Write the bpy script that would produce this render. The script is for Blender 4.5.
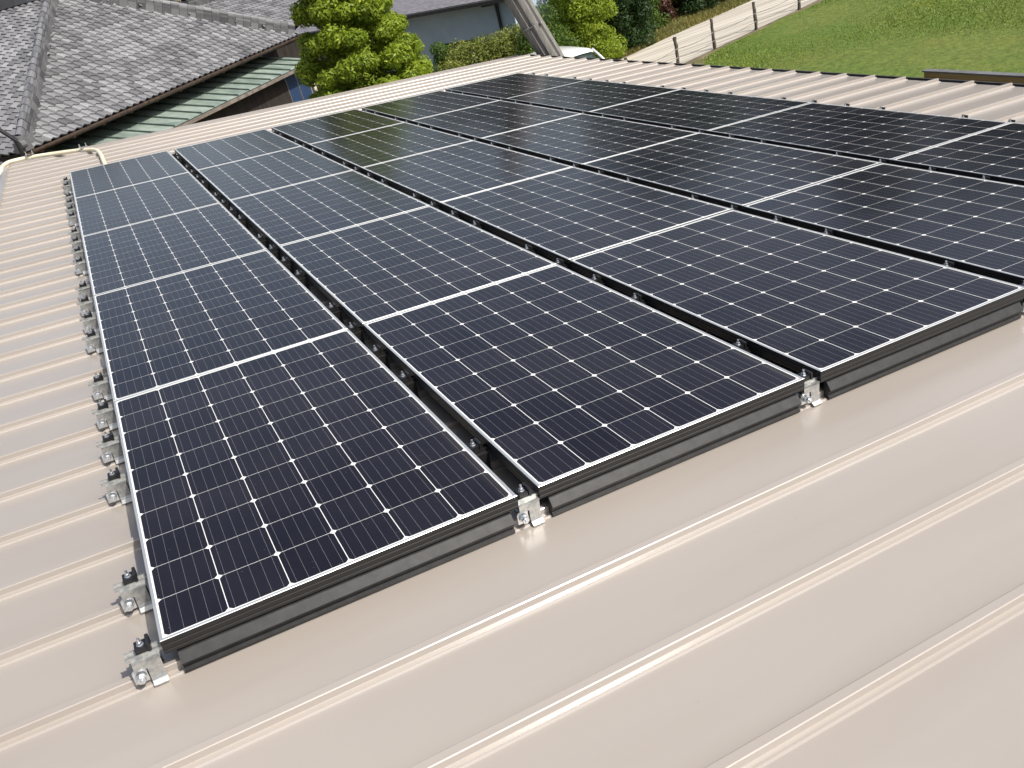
import bpy, bmesh, math, random
import numpy as np
from mathutils import Vector, Matrix

for o in list(bpy.data.objects): bpy.data.objects.remove(o)
S = bpy.context.scene
COL = S.collection
R = math.radians
# ------------------------------------------------------------------ camera
cam_d = bpy.data.cameras.new('camera'); cam = bpy.data.objects.new('camera', cam_d); COL.objects.link(cam)
right = Vector((0.8647901, -0.44493685, -0.23274297))
down = Vector((-0.40311803, -0.33882142, -0.85011523))
fwd = Vector((0.29938929, 0.82899412, -0.47237148))
m = Matrix((right, -down, -fwd)).transposed().to_4x4()
m.translation = Vector((0.35675721, -1.95106797, 4.50030446))
cam.matrix_world = m
cam_d.sensor_width = 36; cam_d.lens = 36*878.17/1024
cam_d.clip_start = 0.05; cam_d.clip_end = 2000
S.camera = cam
# ------------------------------------------------------------------ light
SUN = Vector((0.42, -0.57, 0.86)).normalized()
elev = math.asin(SUN.z); azim = math.atan2(SUN.x, SUN.y)
W = bpy.data.worlds.new('World'); S.world = W; W.use_nodes = True
nt = W.node_tree; nt.nodes.clear()
sky = nt.nodes.new('ShaderNodeTexSky'); sky.sky_type = 'NISHITA'; sky.sun_disc = False
sky.sun_elevation = elev; sky.sun_rotation = azim; sky.air_density = 1.0; sky.dust_density = 3.5; sky.ozone_density = 1.0
bg = nt.nodes.new('ShaderNodeBackground'); bg.inputs[1].default_value = 0.12
wo = nt.nodes.new('ShaderNodeOutputWorld')
hs = nt.nodes.new('ShaderNodeHueSaturation'); hs.inputs['Saturation'].default_value = .74; nt.links.new(sky.outputs[0], hs.inputs['Color']); nt.links.new(hs.outputs[0], bg.inputs[0]); nt.links.new(bg.outputs[0], wo.inputs[0])
sd = bpy.data.lights.new('sun', 'SUN'); sd.energy = 4.2; sd.angle = R(0.53); sd.color = (1, .955, .88)
sun = bpy.data.objects.new('sun', sd); COL.objects.link(sun)
sun.rotation_euler = SUN.to_track_quat('Z', 'Y').to_euler()
S.view_settings.view_transform = 'Standard'; S.view_settings.look = 'None'
S.view_settings.exposure = 0.27; S.view_settings.gamma = 1; S.view_settings.use_curve_mapping = False
S.render.resolution_x = 1024; S.render.resolution_y = 768

# ------------------------------------------------------------------ node helpers
class NT:
    def __init__(s, name):
        s.m = bpy.data.materials.new(name); s.m.use_nodes = True
        s.t = s.m.node_tree; s.b = s.t.nodes['Principled BSDF']; s.out = s.t.nodes['Material Output']
    def n(s, typ, **kw):
        x = s.t.nodes.new(typ)
        for k, v in kw.items(): setattr(x, k, v)
        return x
    def set(s, sock, v):
        if isinstance(v, bpy.types.NodeSocket): s.t.links.new(v, sock)
        else: sock.default_value = v
    def math(s, op, a, b=None, c=None):
        x = s.n('ShaderNodeMath', operation=op); s.set(x.inputs[0], a)
        if b is not None: s.set(x.inputs[1], b)
        if c is not None: s.set(x.inputs[2], c)
        return x.outputs[0]
    def mix(s, f, a, b):
        x = s.n('ShaderNodeMix', data_type='RGBA'); s.set(x.inputs[0], f); s.set(x.inputs[6], a); s.set(x.inputs[7], b)
        return x.outputs[2]
    def noise(s, scale, detail=4, rough=.55, vec=None, dist=0):
        x = s.n('ShaderNodeTexNoise'); x.inputs['Scale'].default_value = scale; x.inputs['Detail'].default_value = detail
        x.inputs['Roughness'].default_value = rough; x.inputs['Distortion'].default_value = dist
        if vec is not None: s.t.links.new(vec, x.inputs['Vector'])
        return x.outputs['Fac']
    def ramp(s, f, stops):
        x = s.n('ShaderNodeValToRGB'); s.t.links.new(f, x.inputs[0]); cr = x.color_ramp
        while len(cr.elements) < len(stops): cr.elements.new(.5)
        for e, (p, c) in zip(cr.elements, stops): e.position = p; e.color = (*c, 1) if len(c) == 3 else c
        return x.outputs[0]
    def obj(s): return s.n('ShaderNodeTexCoord').outputs['Object']
    def mapping(s, v, scale=(1, 1, 1), rot=(0, 0, 0)):
        x = s.n('ShaderNodeMapping'); s.t.links.new(v, x.inputs[0]); x.inputs['Scale'].default_value = scale; x.inputs['Rotation'].default_value = rot
        return x.outputs[0]
    def bump(s, h, strength=.3, dist=.01):
        x = s.n('ShaderNodeBump'); s.t.links.new(h, x.inputs['Height']); x.inputs['Strength'].default_value = strength; x.inputs['Distance'].default_value = dist
        s.t.links.new(x.outputs[0], s.b.inputs['Normal'])
    def p(s, color=None, rough=None, metal=None, spec=None, ior=None, coat=None):
        if color is not None: s.set(s.b.inputs['Base Color'], color if isinstance(color, bpy.types.NodeSocket) else (*color, 1))
        if rough is not None: s.set(s.b.inputs['Roughness'], rough)
        if metal is not None: s.set(s.b.inputs['Metallic'], metal)
        if spec is not None: s.set(s.b.inputs['Specular IOR Level'], spec)
        if ior is not None: s.set(s.b.inputs['IOR'], ior)
        if coat is not None: s.set(s.b.inputs['Coat Weight'], coat)
        return s

def c4(c): return (*c, 1)
def noisy(name, c1, c2, scale=8, rough=.7, metal=0, bump=.2, bd=.01, stretch=(1, 1, 1), detail=5, spec=None, lo=.35, hi=.65):
    t = NT(name); v = t.mapping(t.obj(), stretch); f = t.noise(scale, detail, .6, v)
    t.p(t.ramp(f, [(lo, c1), (hi, c2)]), rough, metal, spec)
    if bump: t.bump(f, bump, bd)
    return t.m

# panel glass with cells
def mat_cells():
    t = NT('solar_cells'); v = t.obj()
    sep = t.n('ShaderNodeSeparateXYZ'); t.t.links.new(v, sep.inputs[0]); x, y = sep.outputs[0], sep.outputs[1]
    px, py, cx_, cy_ = .1611, .1621, .1588, .1607; cell = cx_
    mx = (.992-6*px)/2; my = (1.65-10*py)/2
    u = t.math('DIVIDE', t.math('SUBTRACT', x, mx), px); w = t.math('DIVIDE', t.math('SUBTRACT', y, my), py)
    dx = t.math('MULTIPLY', t.math('ABSOLUTE', t.math('SUBTRACT', t.math('FRACT', u), .5)), px)
    dy = t.math('MULTIPLY', t.math('ABSOLUTE', t.math('SUBTRACT', t.math('FRACT', w), .5)), py)
    a = t.math('LESS_THAN', dx, cx_/2); b = t.math('LESS_THAN', dy, cy_/2)
    c = t.math('LESS_THAN', t.math('ADD', dx, dy), (cx_+cy_)/2-.0095)
    i1 = t.math('MULTIPLY', t.math('GREATER_THAN', u, 0.0), t.math('LESS_THAN', u, 6.0))
    i2 = t.math('MULTIPLY', t.math('GREATER_THAN', w, 0.0), t.math('LESS_THAN', w, 10.0))
    mask = t.math('MULTIPLY', t.math('MULTIPLY', t.math('MULTIPLY', a, b), c), t.math('MULTIPLY', i1, i2))
    sx = t.math('SUBTRACT', t.math('FRACT', u), .5)                     # -.5...5 across pitch
    bb = t.math('FRACT', t.math('ADD', t.math('MULTIPLY', t.math('MULTIPLY', sx, px), 5/cell), .5))
    bus = t.math('LESS_THAN', t.math('ABSOLUTE', t.math('SUBTRACT', bb, .5)), .0007/(cell/5)/2)
    bb2 = bus
    # colour of single cells
    cmb = t.n('ShaderNodeCombineXYZ'); t.t.links.new(t.math('FLOOR', u), cmb.inputs[0]); t.t.links.new(t.math('FLOOR', w), cmb.inputs[1])
    oi = t.n('ShaderNodeObjectInfo'); t.t.links.new(t.math('MULTIPLY', oi.outputs['Random'], 37.0), cmb.inputs[2])
    wn = t.n('ShaderNodeTexWhiteNoise', noise_dimensions='3D'); t.t.links.new(cmb.outputs[0], wn.inputs[0])
    cellc = t.mix(wn.outputs[0], c4((.0045, .0045, .009)), c4((.008, .008, .014)))
    cellc = t.mix(bb2, cellc, c4((.17, .17, .18)))
    col = t.mix(mask, c4((.70, .70, .68)), cellc)
    # dust film
    geo = t.n('ShaderNodeNewGeometry'); dn = t.noise(1.3, 6, .6, geo.outputs['Position'])
    col = t.mix(t.math('MULTIPLY', t.ramp(dn, [(.35, (0, 0, 0)), (.75, (1, 1, 1))]), .018), col, c4((.5, .46, .4)))
    vo = t.n('ShaderNodeTexVoronoi'); vo.inputs['Scale'].default_value = 26; t.t.links.new(geo.outputs['Position'], vo.inputs[0])
    col = t.mix(t.math('MULTIPLY', t.math('LESS_THAN', vo.outputs['Distance'], .05), .09), col, c4((.45, .42, .36)))
    low = t.math('MULTIPLY', t.math('SMOOTH_MIN', t.math('MAXIMUM', t.math('SUBTRACT', x, .945), 0.0), .04, .01), 3.0)
    col = t.mix(t.math('MULTIPLY', low, dn), col, c4((.40, .36, .30)))
    t.p(col, t.math('ADD', t.math('MULTIPLY', dn, .12), .10), 0, .5, 1.38)
    fine = t.noise(420, 2, .5, v)
    t.bump(fine, .03, .0005)
    t.b.inputs['Specular Tint'].default_value = (1, .80, .90, 1)
    return t.m

M = {}
M['cells'] = mat_cells()
M['lip'] = NT('anodised_lip').p((.66, .67, .67), .32, .7).m
M['frame'] = noisy('dark_frame', (.017, .016, .016), (.021, .020, .020), 40, .42, .3, .02)
M['black'] = noisy('black_clamp', (.012, .012, .014), (.022, .022, .024), 60, .38, .2, .03)
M['rail'] = noisy('grey_rail', (.020, .020, .021), (.032, .032, .033), 30, .45, .4, .02)
M['galv'] = noisy('galvanised_steel', (.34, .35, .35), (.56, .56, .53), 55, .36, .75, .06, .002)
M['zinc'] = noisy('zinc_bolt', (.62, .64, .66), (.78, .80, .82), 70, .28, .9, .03, .001)

def mat_roof():
    t = NT('painted_roof_sheet'); v = t.obj()
    big = t.noise(.55, 3, .5, v); st = t.noise(3.0, 5, .6, t.mapping(v, (.18, 1.4, 1)))
    fine = t.noise(90, 3, .6, v)
    col = t.ramp(big, [(.3, (.325, .290, .256)), (.7, (.360, .320, .284))])
    col = t.mix(t.math('MULTIPLY', t.ramp(st, [(.42, (0, 0, 0)), (.75, (1, 1, 1))]), .45), col, c4((.285, .245, .212)))
    # scattered specks of dirt
    vor = t.n('ShaderNodeTexVoronoi'); vor.inputs['Scale'].default_value = 9; t.t.links.new(v, vor.inputs[0])
    sp = t.math('LESS_THAN', vor.outputs['Distance'], .028)
    col = t.mix(t.math('MULTIPLY', sp, .35), col, c4((.26, .22, .19)))
    t.p(col, t.math('ADD', t.math('MULTIPLY', st, .12), .42), .0, .5)
    t.b.inputs['Coat Weight'].default_value = 1; t.b.inputs['Coat IOR'].default_value = 1.66; t.set(t.b.inputs['Coat Roughness'], t.math('ADD', t.math('MULTIPLY', t.noise(2.2, 5, .6, t.mapping(v, (.3, 1.5, 1))), .16), .13))
    h = t.math('ADD', t.noise(1.6, 2, .5, t.mapping(v, (.25, 1.1, 1))), t.math('MULTIPLY', fine, .01))
    t.bump(h, .16, .02)
    return t.m
M['roof'] = mat_roof()
M['gutter'] = noisy('dark_gutter', (.03, .028, .027), (.06, .055, .05), 12, .5, 0, .05)
M['wall'] = noisy('siding', (.42, .38, .33), (.5, .46, .4), 6, .8, 0, .1)
M['cream'] = noisy('cream_plastic', (.70, .64, .46), (.78, .72, .55), 9, .4, 0, .02)

# ------------------------------------------------------------------ mesh helpers
class MB:
    """collects geometry and links it as one mesh object"""
    def __init__(s): s.v = []; s.f = []; s.mi = []; s.tint = []
    def face(s, pts, mi=0):
        b = len(s.v); s.v += [tuple(p) for p in pts]; s.f.append(tuple(range(b, b+len(pts)))); s.mi.append(mi)
    def box(s, a, b, mi=0, rot=None, mat=None):
        x0, y0, z0 = a; x1, y1, z1 = b
        P = [Vector(q) for q in ((x0,y0,z0),(x1,y0,z0),(x1,y1,z0),(x0,y1,z0),(x0,y0,z1),(x1,y0,z1),(x1,y1,z1),(x0,y1,z1))]
        if mat is not None: P = [mat @ q for q in P]
        k = len(s.v); s.v += [tuple(q) for q in P]
        for f in ((0,3,2,1),(4,5,6,7),(0,1,5,4),(1,2,6,5),(2,3,7,6),(3,0,4,7)):
            s.f.append(tuple(k+i for i in f)); s.mi.append(mi)
    def prism(s, poly, axis, a, b, mi=0, cap=True):
        """polygon in the two other axes swept along axis"""
        k = len(s.v); n = len(poly)
        for t in (a, b):
            for p in poly:
                q = list(p); q.insert(axis, t); s.v.append(tuple(q))
        for i in range(n):
            j = (i+1) % n; s.f.append((k+i, k+j, k+n+j, k+n+i)); s.mi.append(mi)
        if cap: s.f.append(tuple(k+i for i in range(n))[::-1]); s.f.append(tuple(k+n+i for i in range(n))); s.mi += [mi, mi]
    def cyl(s, p0, p1, r0, r1=None, n=12, mi=0, cap=True):
        r1 = r0 if r1 is None else r1
        p0 = Vector(p0); p1 = Vector(p1); d = (p1-p0).normalized()
        a = d.orthogonal().normalized(); b = d.cross(a); k = len(s.v)
        for p, r in ((p0, r0), (p1, r1)):
            for i in range(n):
                t = 2*math.pi*i/n; s.v.append(tuple(p+(a*math.cos(t)+b*math.sin(t))*r))
        for i in range(n):
            j = (i+1) % n; s.f.append((k+i, k+j, k+n+j, k+n+i)); s.mi.append(mi)
        if cap: s.f.append(tuple(k+i for i in range(n))[::-1]); s.f.append(tuple(k+n+i for i in range(n))); s.mi += [mi, mi]
    def tube(s, pts, rad, n=10, mi=0):
        pts = [Vector(p) for p in pts]; k0 = len(s.v); m_ = len(pts)
        rad = rad if isinstance(rad, (list, tuple)) else [rad]*m_
        a = None
        for i, p in enumerate(pts):
            d = (pts[min(i+1, m_-1)]-pts[max(i-1, 0)]).normalized()
            a = d.orthogonal().normalized() if a is None else (a-d*a.dot(d)).normalized()
            b = d.cross(a)
            for q in range(n):
                t = 2*math.pi*q/n; s.v.append(tuple(p+(a*math.cos(t)+b*math.sin(t))*rad[i]))
        for i in range(m_-1):
            for q in range(n):
                r_ = (q+1) % n; s.f.append((k0+i*n+q, k0+i*n+r_, k0+(i+1)*n+r_, k0+(i+1)*n+q)); s.mi.append(mi)
        s.f.append(tuple(k0+i for i in range(n))[::-1]); s.f.append(tuple(k0+(m_-1)*n+i for i in range(n))); s.mi += [mi, mi]
    def mesh(s, name, mats, smooth=False, bevel=0):
        me = bpy.data.meshes.new(name); me.from_pydata(s.v, [], s.f)
        mats = mats if isinstance(mats, (list, tuple)) else [mats]
        for q in mats: me.materials.append(q)
        me.polygons.foreach_set('material_index', s.mi)
        if s.tint:
            at = me.color_attributes.new('tint', 'FLOAT_COLOR', 'CORNER')
            cols = []
            for f, c in zip(s.f, s.tint):
                for _ in f: cols += [c[0], c[1], c[2], 1]
            at.data.foreach_set('color', cols)
        bm = bmesh.new(); bm.from_mesh(me); bmesh.ops.recalc_face_normals(bm, faces=bm.faces)
        if bevel: bmesh.ops.bevel(bm, geom=bm.edges[:], offset=bevel, segments=2, affect='EDGES', profile=.6)
        bm.to_mesh(me); bm.free()
        if smooth:
            me.polygons.foreach_set('use_smooth', [True]*len(me.polygons))
        me.update(); return me
    def build(s, name, mats, parent=None, smooth=False, bevel=0):
        o = bpy.data.objects.new(name, s.mesh(name, mats, smooth, bevel)); COL.objects.link(o)
        if parent: o.parent = parent
        return o

def empty(name, loc=(0, 0, 0), rot=(0, 0, 0)):
    o = bpy.data.objects.new(name, None); COL.objects.link(o); o.location = loc; o.rotation_euler = rot
    o.empty_display_size = .2; return o
def tag(o, label=None, cat=None, group=None, kind=None):
    if label: o['label'] = label
    if cat: o['category'] = cat
    if group: o['group'] = group
    if kind: o['kind'] = kind
    return o
def copy_tree(o, parent=None):
    c = o.copy(); COL.objects.link(c)
    c.parent = parent
    for ch in list(o.children): copy_tree(ch, c)
    return c

# array plane -> world (roof falls to the right, 5.7 degrees)
TH = R(5.7); ROOF = Matrix.Translation((0, 0, 3.15)) @ Matrix.Rotation(TH, 4, 'Y')
def place(o, p): o.location = ROOF @ Vector(p); o.rotation_euler = (0, TH, 0)

# ================================================================== SETTING
GR = NT('grass_ground')
v = GR.n('ShaderNodeNewGeometry').outputs['Position']
g1 = GR.noise(.35, 5, .6, v); g2 = GR.noise(7, 6, .65, v); g3 = GR.noise(1.3, 4, .6, v)
gc = GR.ramp(g2, [(.3, (.07, .10, .022)), (.7, (.16, .20, .045))])
gc = GR.mix(GR.math('MULTIPLY', GR.ramp(g3, [(.5, (0, 0, 0)), (.72, (1, 1, 1))]), .5), gc, c4((.17, .17, .04)))
gc = GR.mix(GR.math('MULTIPLY', GR.ramp(g1, [(.42, (0, 0, 0)), (.62, (1, 1, 1))]), .4), gc, c4((.065, .14, .02)))
GR.p(gc, .9, 0, .2); GR.bump(g2, .8, .08)
EARTH = noisy('dry_earth', (.10, .08, .05), (.20, .16, .09), 2.0, .95, 0, .5, .05)
PATH = NT('worn_concrete'); v = PATH.n('ShaderNodeNewGeometry').outputs['Position']
pr = PATH.mapping(v, (.10, 4.2, 1), (0, 0, R(-15)))
pc = PATH.ramp(PATH.noise(1.1, 4, .6, pr), [(.36, (.26, .23, .19)), (.54, (.52, .485, .42))])
pc = PATH.mix(PATH.math('MULTIPLY', PATH.noise(5, 5, .6, v), .35), pc, c4((.42, .38, .31)))
PATH.p(pc, .85, 0, .3); PATH.bump(PATH.noise(12, 4, .6, v), .3, .02)

mb = MB(); mb.face([(-600, -600, 0), (600, -600, 0), (600, 600, 0), (-600, 600, 0)])
tag(mb.build('ground', EARTH), kind='structure')
# lawn sheet, its far edge along the path
mb = MB()
u15 = (math.cos(R(15)), math.sin(R(15))); n15 = (-u15[1], u15[0])
P0 = (14.9, 17.1)
def pp(a, b, z): return (P0[0]+u15[0]*a+n15[0]*b, P0[1]+u15[1]*a+n15[1]*b, z)
nx, ny = 60, 40
gx = [[None]*(ny+1) for _ in range(nx+1)]
rng = random.Random(4)
for i in range(nx+1):
    for j in range(ny+1):
        a = -9+i*.9; b = -.22-j*.75
        gx[i][j] = pp(a+.0, b+rng.uniform(-.08, .08)*(j == 0), .03+.03*math.sin(a*.7)*math.cos(b*.5)+ (0 if j else -.02))
for i in range(nx):
    for j in range(ny):
        mb.face([gx[i][j+1], gx[i+1][j+1], gx[i+1][j], gx[i][j]])
lawn = mb.build('lawn', GR.m, smooth=True); tag(lawn, kind='structure')
# path: a gently bending strip
mb = MB(); far = [(-14, 3.0), (-6, 3.05), (-2, 2.9), (0, 2.75), (2, 2.9), (3.8, 2.95), (6, 2.9), (10, 3.2), (20, 3.6), (40, 4)]
prev = None
for a, wd in far:
    cur = (pp(a, 0, .012), pp(a, wd, .012))
    if prev: mb.face([prev[0], cur[0], cur[1], prev[1]])
    prev = cur
tag(mb.build('path', PATH.m), kind='structure')

# ------------------------------------------------------------------ foliage
def leaf_mat(name, dark, light, back=.35):
    t = NT(name); at = t.n('ShaderNodeAttribute'); at.attribute_name = 'tint'
    sp = t.n('ShaderNodeSeparateColor'); t.t.links.new(at.outputs['Color'], sp.inputs[0])
    col = t.mix(sp.outputs[0], c4(dark), c4(light))
    col = t.mix(t.math('MULTIPLY', sp.outputs[1], .8), col, c4((light[0]*1.25+.01, light[1]*1.1, light[2]*.7)))
    t.p(col, .5, 0, .35)
    tr = t.n('ShaderNodeBsdfTranslucent'); t.t.links.new(col, tr.inputs[0])
    mx = t.n('ShaderNodeMixShader'); mx.inputs[0].default_value = back
    t.t.links.new(t.b.outputs[0], mx.inputs[1]); t.t.links.new(tr.outputs[0], mx.inputs[2]); t.t.links.new(mx.outputs[0], t.out.inputs[0])
    return t.m
def leaves(name, mat, clumps, n, size, parent=None, seed=0, flat=.55, special=.0, shell=.6, core=None):
    """clumps: list of (centre, radii). n leaf faces spread near the surface of the clumps"""
    r = np.random.default_rng(seed)
    C = np.array([c for c, _ in clumps], float); Rr = np.array([q if hasattr(q, '__len__') else (q, q, q) for _, q in clumps], float)
    w = (Rr.prod(1))**(2/3); w /= w.sum(); k = r.choice(len(C), n, p=w)
    d = r.normal(size=(n, 3)); d /= np.linalg.norm(d, axis=1)[:, None]
    rad = 1-(1-shell)*r.random(n)**1.6+r.normal(0, .03, n)
    pos = C[k]+d*Rr[k]*rad[:, None]
    keep = pos[:, 2] > .02; pos = pos[keep]; d = d[keep]; k = k[keep]; n = len(pos)
    nor = d+r.normal(0, flat, (n, 3)); nor[:, 2] += .25; nor /= np.linalg.norm(nor, axis=1)[:, None]
    t1 = np.cross(nor, r.normal(size=(n, 3))); t1 /= np.linalg.norm(t1, axis=1)[:, None]; t2 = np.cross(nor, t1)
    s = size*(.6+.8*r.random(n))[:, None]
    V = np.stack([pos-t1*s, pos+t2*s*.42+nor*s*.12, pos+t1*s, pos-t2*s*.42+nor*s*.12], 1).reshape(-1, 3)
    me = bpy.data.meshes.new(name); me.vertices.add(4*n); me.vertices.foreach_set('co', V.ravel())
    me.loops.add(4*n); me.loops.foreach_set('vertex_index', np.arange(4*n)); me.polygons.add(n)
    me.polygons.foreach_set('loop_start', np.arange(n)*4); me.polygons.foreach_set('loop_total', np.full(n, 4))
    me.materials.append(mat); me.update(calc_edges=True)
    at = me.color_attributes.new('tint', 'FLOAT_COLOR', 'POINT')
    ck = r.random(len(C)); t = np.clip(.25+.45*r.random(n)+.35*(ck[k]-.5), 0, 1); sp_ = (r.random(n) < special)*1.0
    cc = np.stack([t, sp_, t, np.ones(n)], 1); at.data.foreach_set('color', np.repeat(cc, 4, 0).ravel())
    o = bpy.data.objects.new(name, me); COL.objects.link(o)
    if parent: o.parent = parent
    return o
BARK = noisy('bark', (.06, .045, .03), (.14, .10, .07), 14, .95, 0, .8, .03, (1, 1, .25))
def trunk(parent, h, r, limbs=5, seed=1, spread=.8):
    rg = random.Random(seed); mb = MB()
    pts = [(rg.uniform(-.04, .04)*i, rg.uniform(-.04, .04)*i, h*i/5) for i in range(6)]
    mb.tube(pts, [r*(1.25-.9*i/5) for i in range(6)], 9)
    for q in range(limbs):
        a = rg.uniform(0, 6.28); z = h*rg.uniform(.35, .85); l = spread*rg.uniform(.6, 1)
        mb.tube([(0, 0, z), (math.cos(a)*l*.5, math.sin(a)*l*.5, z+l*.35), (math.cos(a)*l, math.sin(a)*l, z+l*.55)], [r*.5, r*.3, r*.1], 7)
    return mb.build('trunk', BARK, parent, smooth=True)
L_lime = leaf_mat('lime_leaves', (.16, .235, .02), (.38, .48, .045), .45)
L_mid = leaf_mat('green_leaves', (.035, .075, .012), (.12, .20, .03), .35)
L_dark = leaf_mat('dark_leaves', (.012, .035, .010), (.05, .095, .022), .25)
L_red = leaf_mat('red_brown_leaves', (.04, .02, .015), (.16, .07, .04), .3)
L_olive = leaf_mat('olive_leaves', (.07, .10, .02), (.26, .30, .06), .3)
L_pink = leaf_mat('pale_petals', (.55, .42, .40), (.75, .66, .58), .3)

# topiary tree, tiered
tt = empty('clipped_tree', (5.14, 14.62, 0)); tag(tt, 'bright yellow green clipped tree with a rounded tiered crown beside the tiled house', 'tree')
trunk(tt, 2.9, .12, 7, 3, .8)
rg = random.Random(11); cl = []
for z, rr in ((1.2, 1.0), (1.65, 1.14), (2.1, 1.16), (2.6, 1.08), (3.05, .92), (3.5, .82), (3.95, .70), (4.35, .56), (4.65, .34)):
    nn = max(3, int(rr*18))
    for i in range(nn):
        a = 2*math.pi*i/nn+rg.uniform(-.3, .3); s = rg.uniform(.20, .32)
        cl.append(((math.cos(a)*(rr-s*.6), math.sin(a)*(rr-s*.6), z+rg.uniform(-.12, .12)), (s, s, s*.72)))
for z, rr in ((1.4, .7), (2.1, .75), (2.8, .65), (3.4, .55), (4.0, .4)): cl.append(((0, 0, z), (rr, rr, .5)))
leaves('crown', L_lime, cl, 135000, .038, tt, 5, .6, .03, .35)

def shrub(name, x, y, w, d, h, mat, n, size, label, cat='shrub', seed=0, special=0, lump=.32, rot=0, group=None, trunked=True):
    e = empty(name, (x, y, 0), (0, 0, rot)); tag(e, label, cat, group)
    rg = random.Random(seed+50); cl = []
    cnt = int(max(8, w*d*h*9)); cnt = min(cnt, 90)
    for i in range(cnt):
        while True:
            p = (rg.uniform(-1, 1), rg.uniform(-1, 1), rg.uniform(0, 1))
            q = p[0]**2+p[1]**2+(max(0, p[2]-.35)/.65)**2
            if .3 < q < 1: break
        s = lump*rg.uniform(.7, 1.25)
        cl.append(((p[0]*(w/2-s*.6), p[1]*(d/2-s*.6), max(s*.5, p[2]*(h-s*.7))), (s, s, s*.8)))
    if trunked: trunk(e, h*.7, .035+.01*h, 6, seed, min(w, d)*.35)
    leaves('crown', mat, cl, n, size, e, seed, .7, special, .5)
    return e
# along the path, behind the roof's far corner
shrub('round_shrub', 13.0, 20.0, 2.0, 2.0, 3.1, L_lime, 34000, .045, 'bright lime green rounded shrub behind the white car', seed=2, special=.05)
shrub('dense_shrub', 14.7, 20.95, 2.1, 2.1, 3.1, L_dark, 36000, .04, 'dark glossy green shrub between the lime shrub and the path', seed=3, special=.05)
shrub('leafy_shrub', 12.3, 21.6, 2.4, 2.0, 4.4, L_dark, 34000, .05, 'dark green loose shrub standing behind the lime green shrub', seed=4)
shrub('red_leaved_shrub', 16.7, 22.7, 1.9, 1.8, 2.0, L_red, 18000, .05, 'red brown leaved shrub between dark shrub and flowering bush', seed=5)
fb = shrub('flowering_bush', 18.5, 23.3, 3.4, 2.8, 2.4, L_dark, 36000, .05, 'dark bush dotted with pale pink flowers above the path verge', seed=6)
rg = random.Random(9); cl = [((rg.uniform(-1.4, 1.4), rg.uniform(-1.25, -.2), rg.uniform(.8, 2.3)), .12) for _ in range(60)]
leaves('flowers', L_pink, cl, 1500, .05, fb, 9, .8)
shrub('verge_bush', 16.3, 22.2, 1.5, 1.2, 1.1, L_mid, 8000, .04, 'low yellowish green bush on the verge where the dark shrub meets the path', seed=7, special=.25)
shrub('dark_bush', 21.6, 25.9, 4.4, 3.2, 2.6, L_dark, 44000, .055, 'dark green bush farthest up the path past the flowers', seed=8)
shrub('tall_dark_tree', 13.0, 25.6, 4.2, 3.4, 6.5, L_dark, 50000, .07, 'tall dark tree in the shade behind the loose green shrub', 'tree', seed=9, lump=.5)
shrub('shade_tree', 17.0, 27.6, 4.8, 4.0, 6.2, L_dark, 50000, .08, 'wide dark tree standing behind the dark glossy shrub', 'tree', seed=10, lump=.55)
# hedge in front of the grey building
hd = empty('clipped_hedge', (9.55, 19.0, 0), (0, 0, R(-14))); tag(hd, 'long clipped hedge with olive and reddish tips in front of the grey wall', 'hedge')
rg = random.Random(21); cl = [((rg.uniform(-.75, 1.25), rg.uniform(-.45, .45), rg.uniform(.5, 1.55)+.12*math.sin(i)), (.3, .26, .22)) for i in range(120)]
cl += [((-.75+i*.22, rg.uniform(-.35, .35), 1.50+.02*i), (.28, .26, .18)) for i in range(10)]
trunk(hd, 1.1, .05, 6, 4, .6)
leaves('crown', L_olive, cl, 34000, .03, hd, 22, .6, .14, .5)
shrub('light_green_bush', 10.75, 18.0, 1.6, 1.3, 2.3, L_mid, 16000, .035, 'fresh green bush at the right end of the clipped hedge', seed=12, special=.2)
shrub('ball_bush', 8.75, 20.1, 1.1, 1.05, 2.0, L_mid, 14000, .026, 'small round clipped bush left of the dark opening in the grey wall', seed=13, lump=.22)
shrub('low_bush', 8.1, 17.7, 2.0, .9, 1.75, L_olive, 16000, .03, 'low olive bush below the small round bush', seed=14, special=.3)
# verge strip
r = np.random.default_rng(5)
VG = leaf_mat('verge_grass', (.12, .13, .03), (.30, .27, .09), .3)
def blades(name, mat, pts, h, wd, seed):
    r = np.random.default_rng(seed); n = len(pts); a = r.random(n)*6.283
    dx = np.stack([np.cos(a), np.sin(a), 0*a], 1)*wd*(.6+.8*r.random(n))[:, None]
    lean = np.stack([r.normal(0, .45, n), r.normal(0, .45, n), np.ones(n)], 1)*(h*(.5+r.random(n)))[:, None]
    V = np.stack([pts-dx, pts+dx, pts+lean], 1).reshape(-1, 3)
    me = bpy.data.meshes.new(name); me.vertices.add(3*n); me.vertices.foreach_set('co', V.ravel())
    me.loops.add(3*n); me.loops.foreach_set('vertex_index', np.arange(3*n)); me.polygons.add(n)
    me.polygons.foreach_set('loop_start', np.arange(n)*3); me.polygons.foreach_set('loop_total', np.full(n, 3))
    me.materials.append(mat); me.update(calc_edges=True)
    at = me.color_attributes.new('tint', 'FLOAT_COLOR', 'POINT')
    pt = .5+.5*np.sin(pts[:, 0]*.9+1.3*np.sin(pts[:, 1]*.7))*np.cos(pts[:, 1]*1.1+np.sin(pts[:, 0]*1.7))
    t = np.clip(.15+.5*r.random(n)+.25*pt, 0, 1); q = (r.random(n) < (.03+.16*(pt > .72)))*1.0
    at.data.foreach_set('color', np.repeat(np.stack([t, q, t, np.ones(n)], 1), 3, 0).ravel())
    o = bpy.data.objects.new(name, me); COL.objects.link(o); return o
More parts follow.
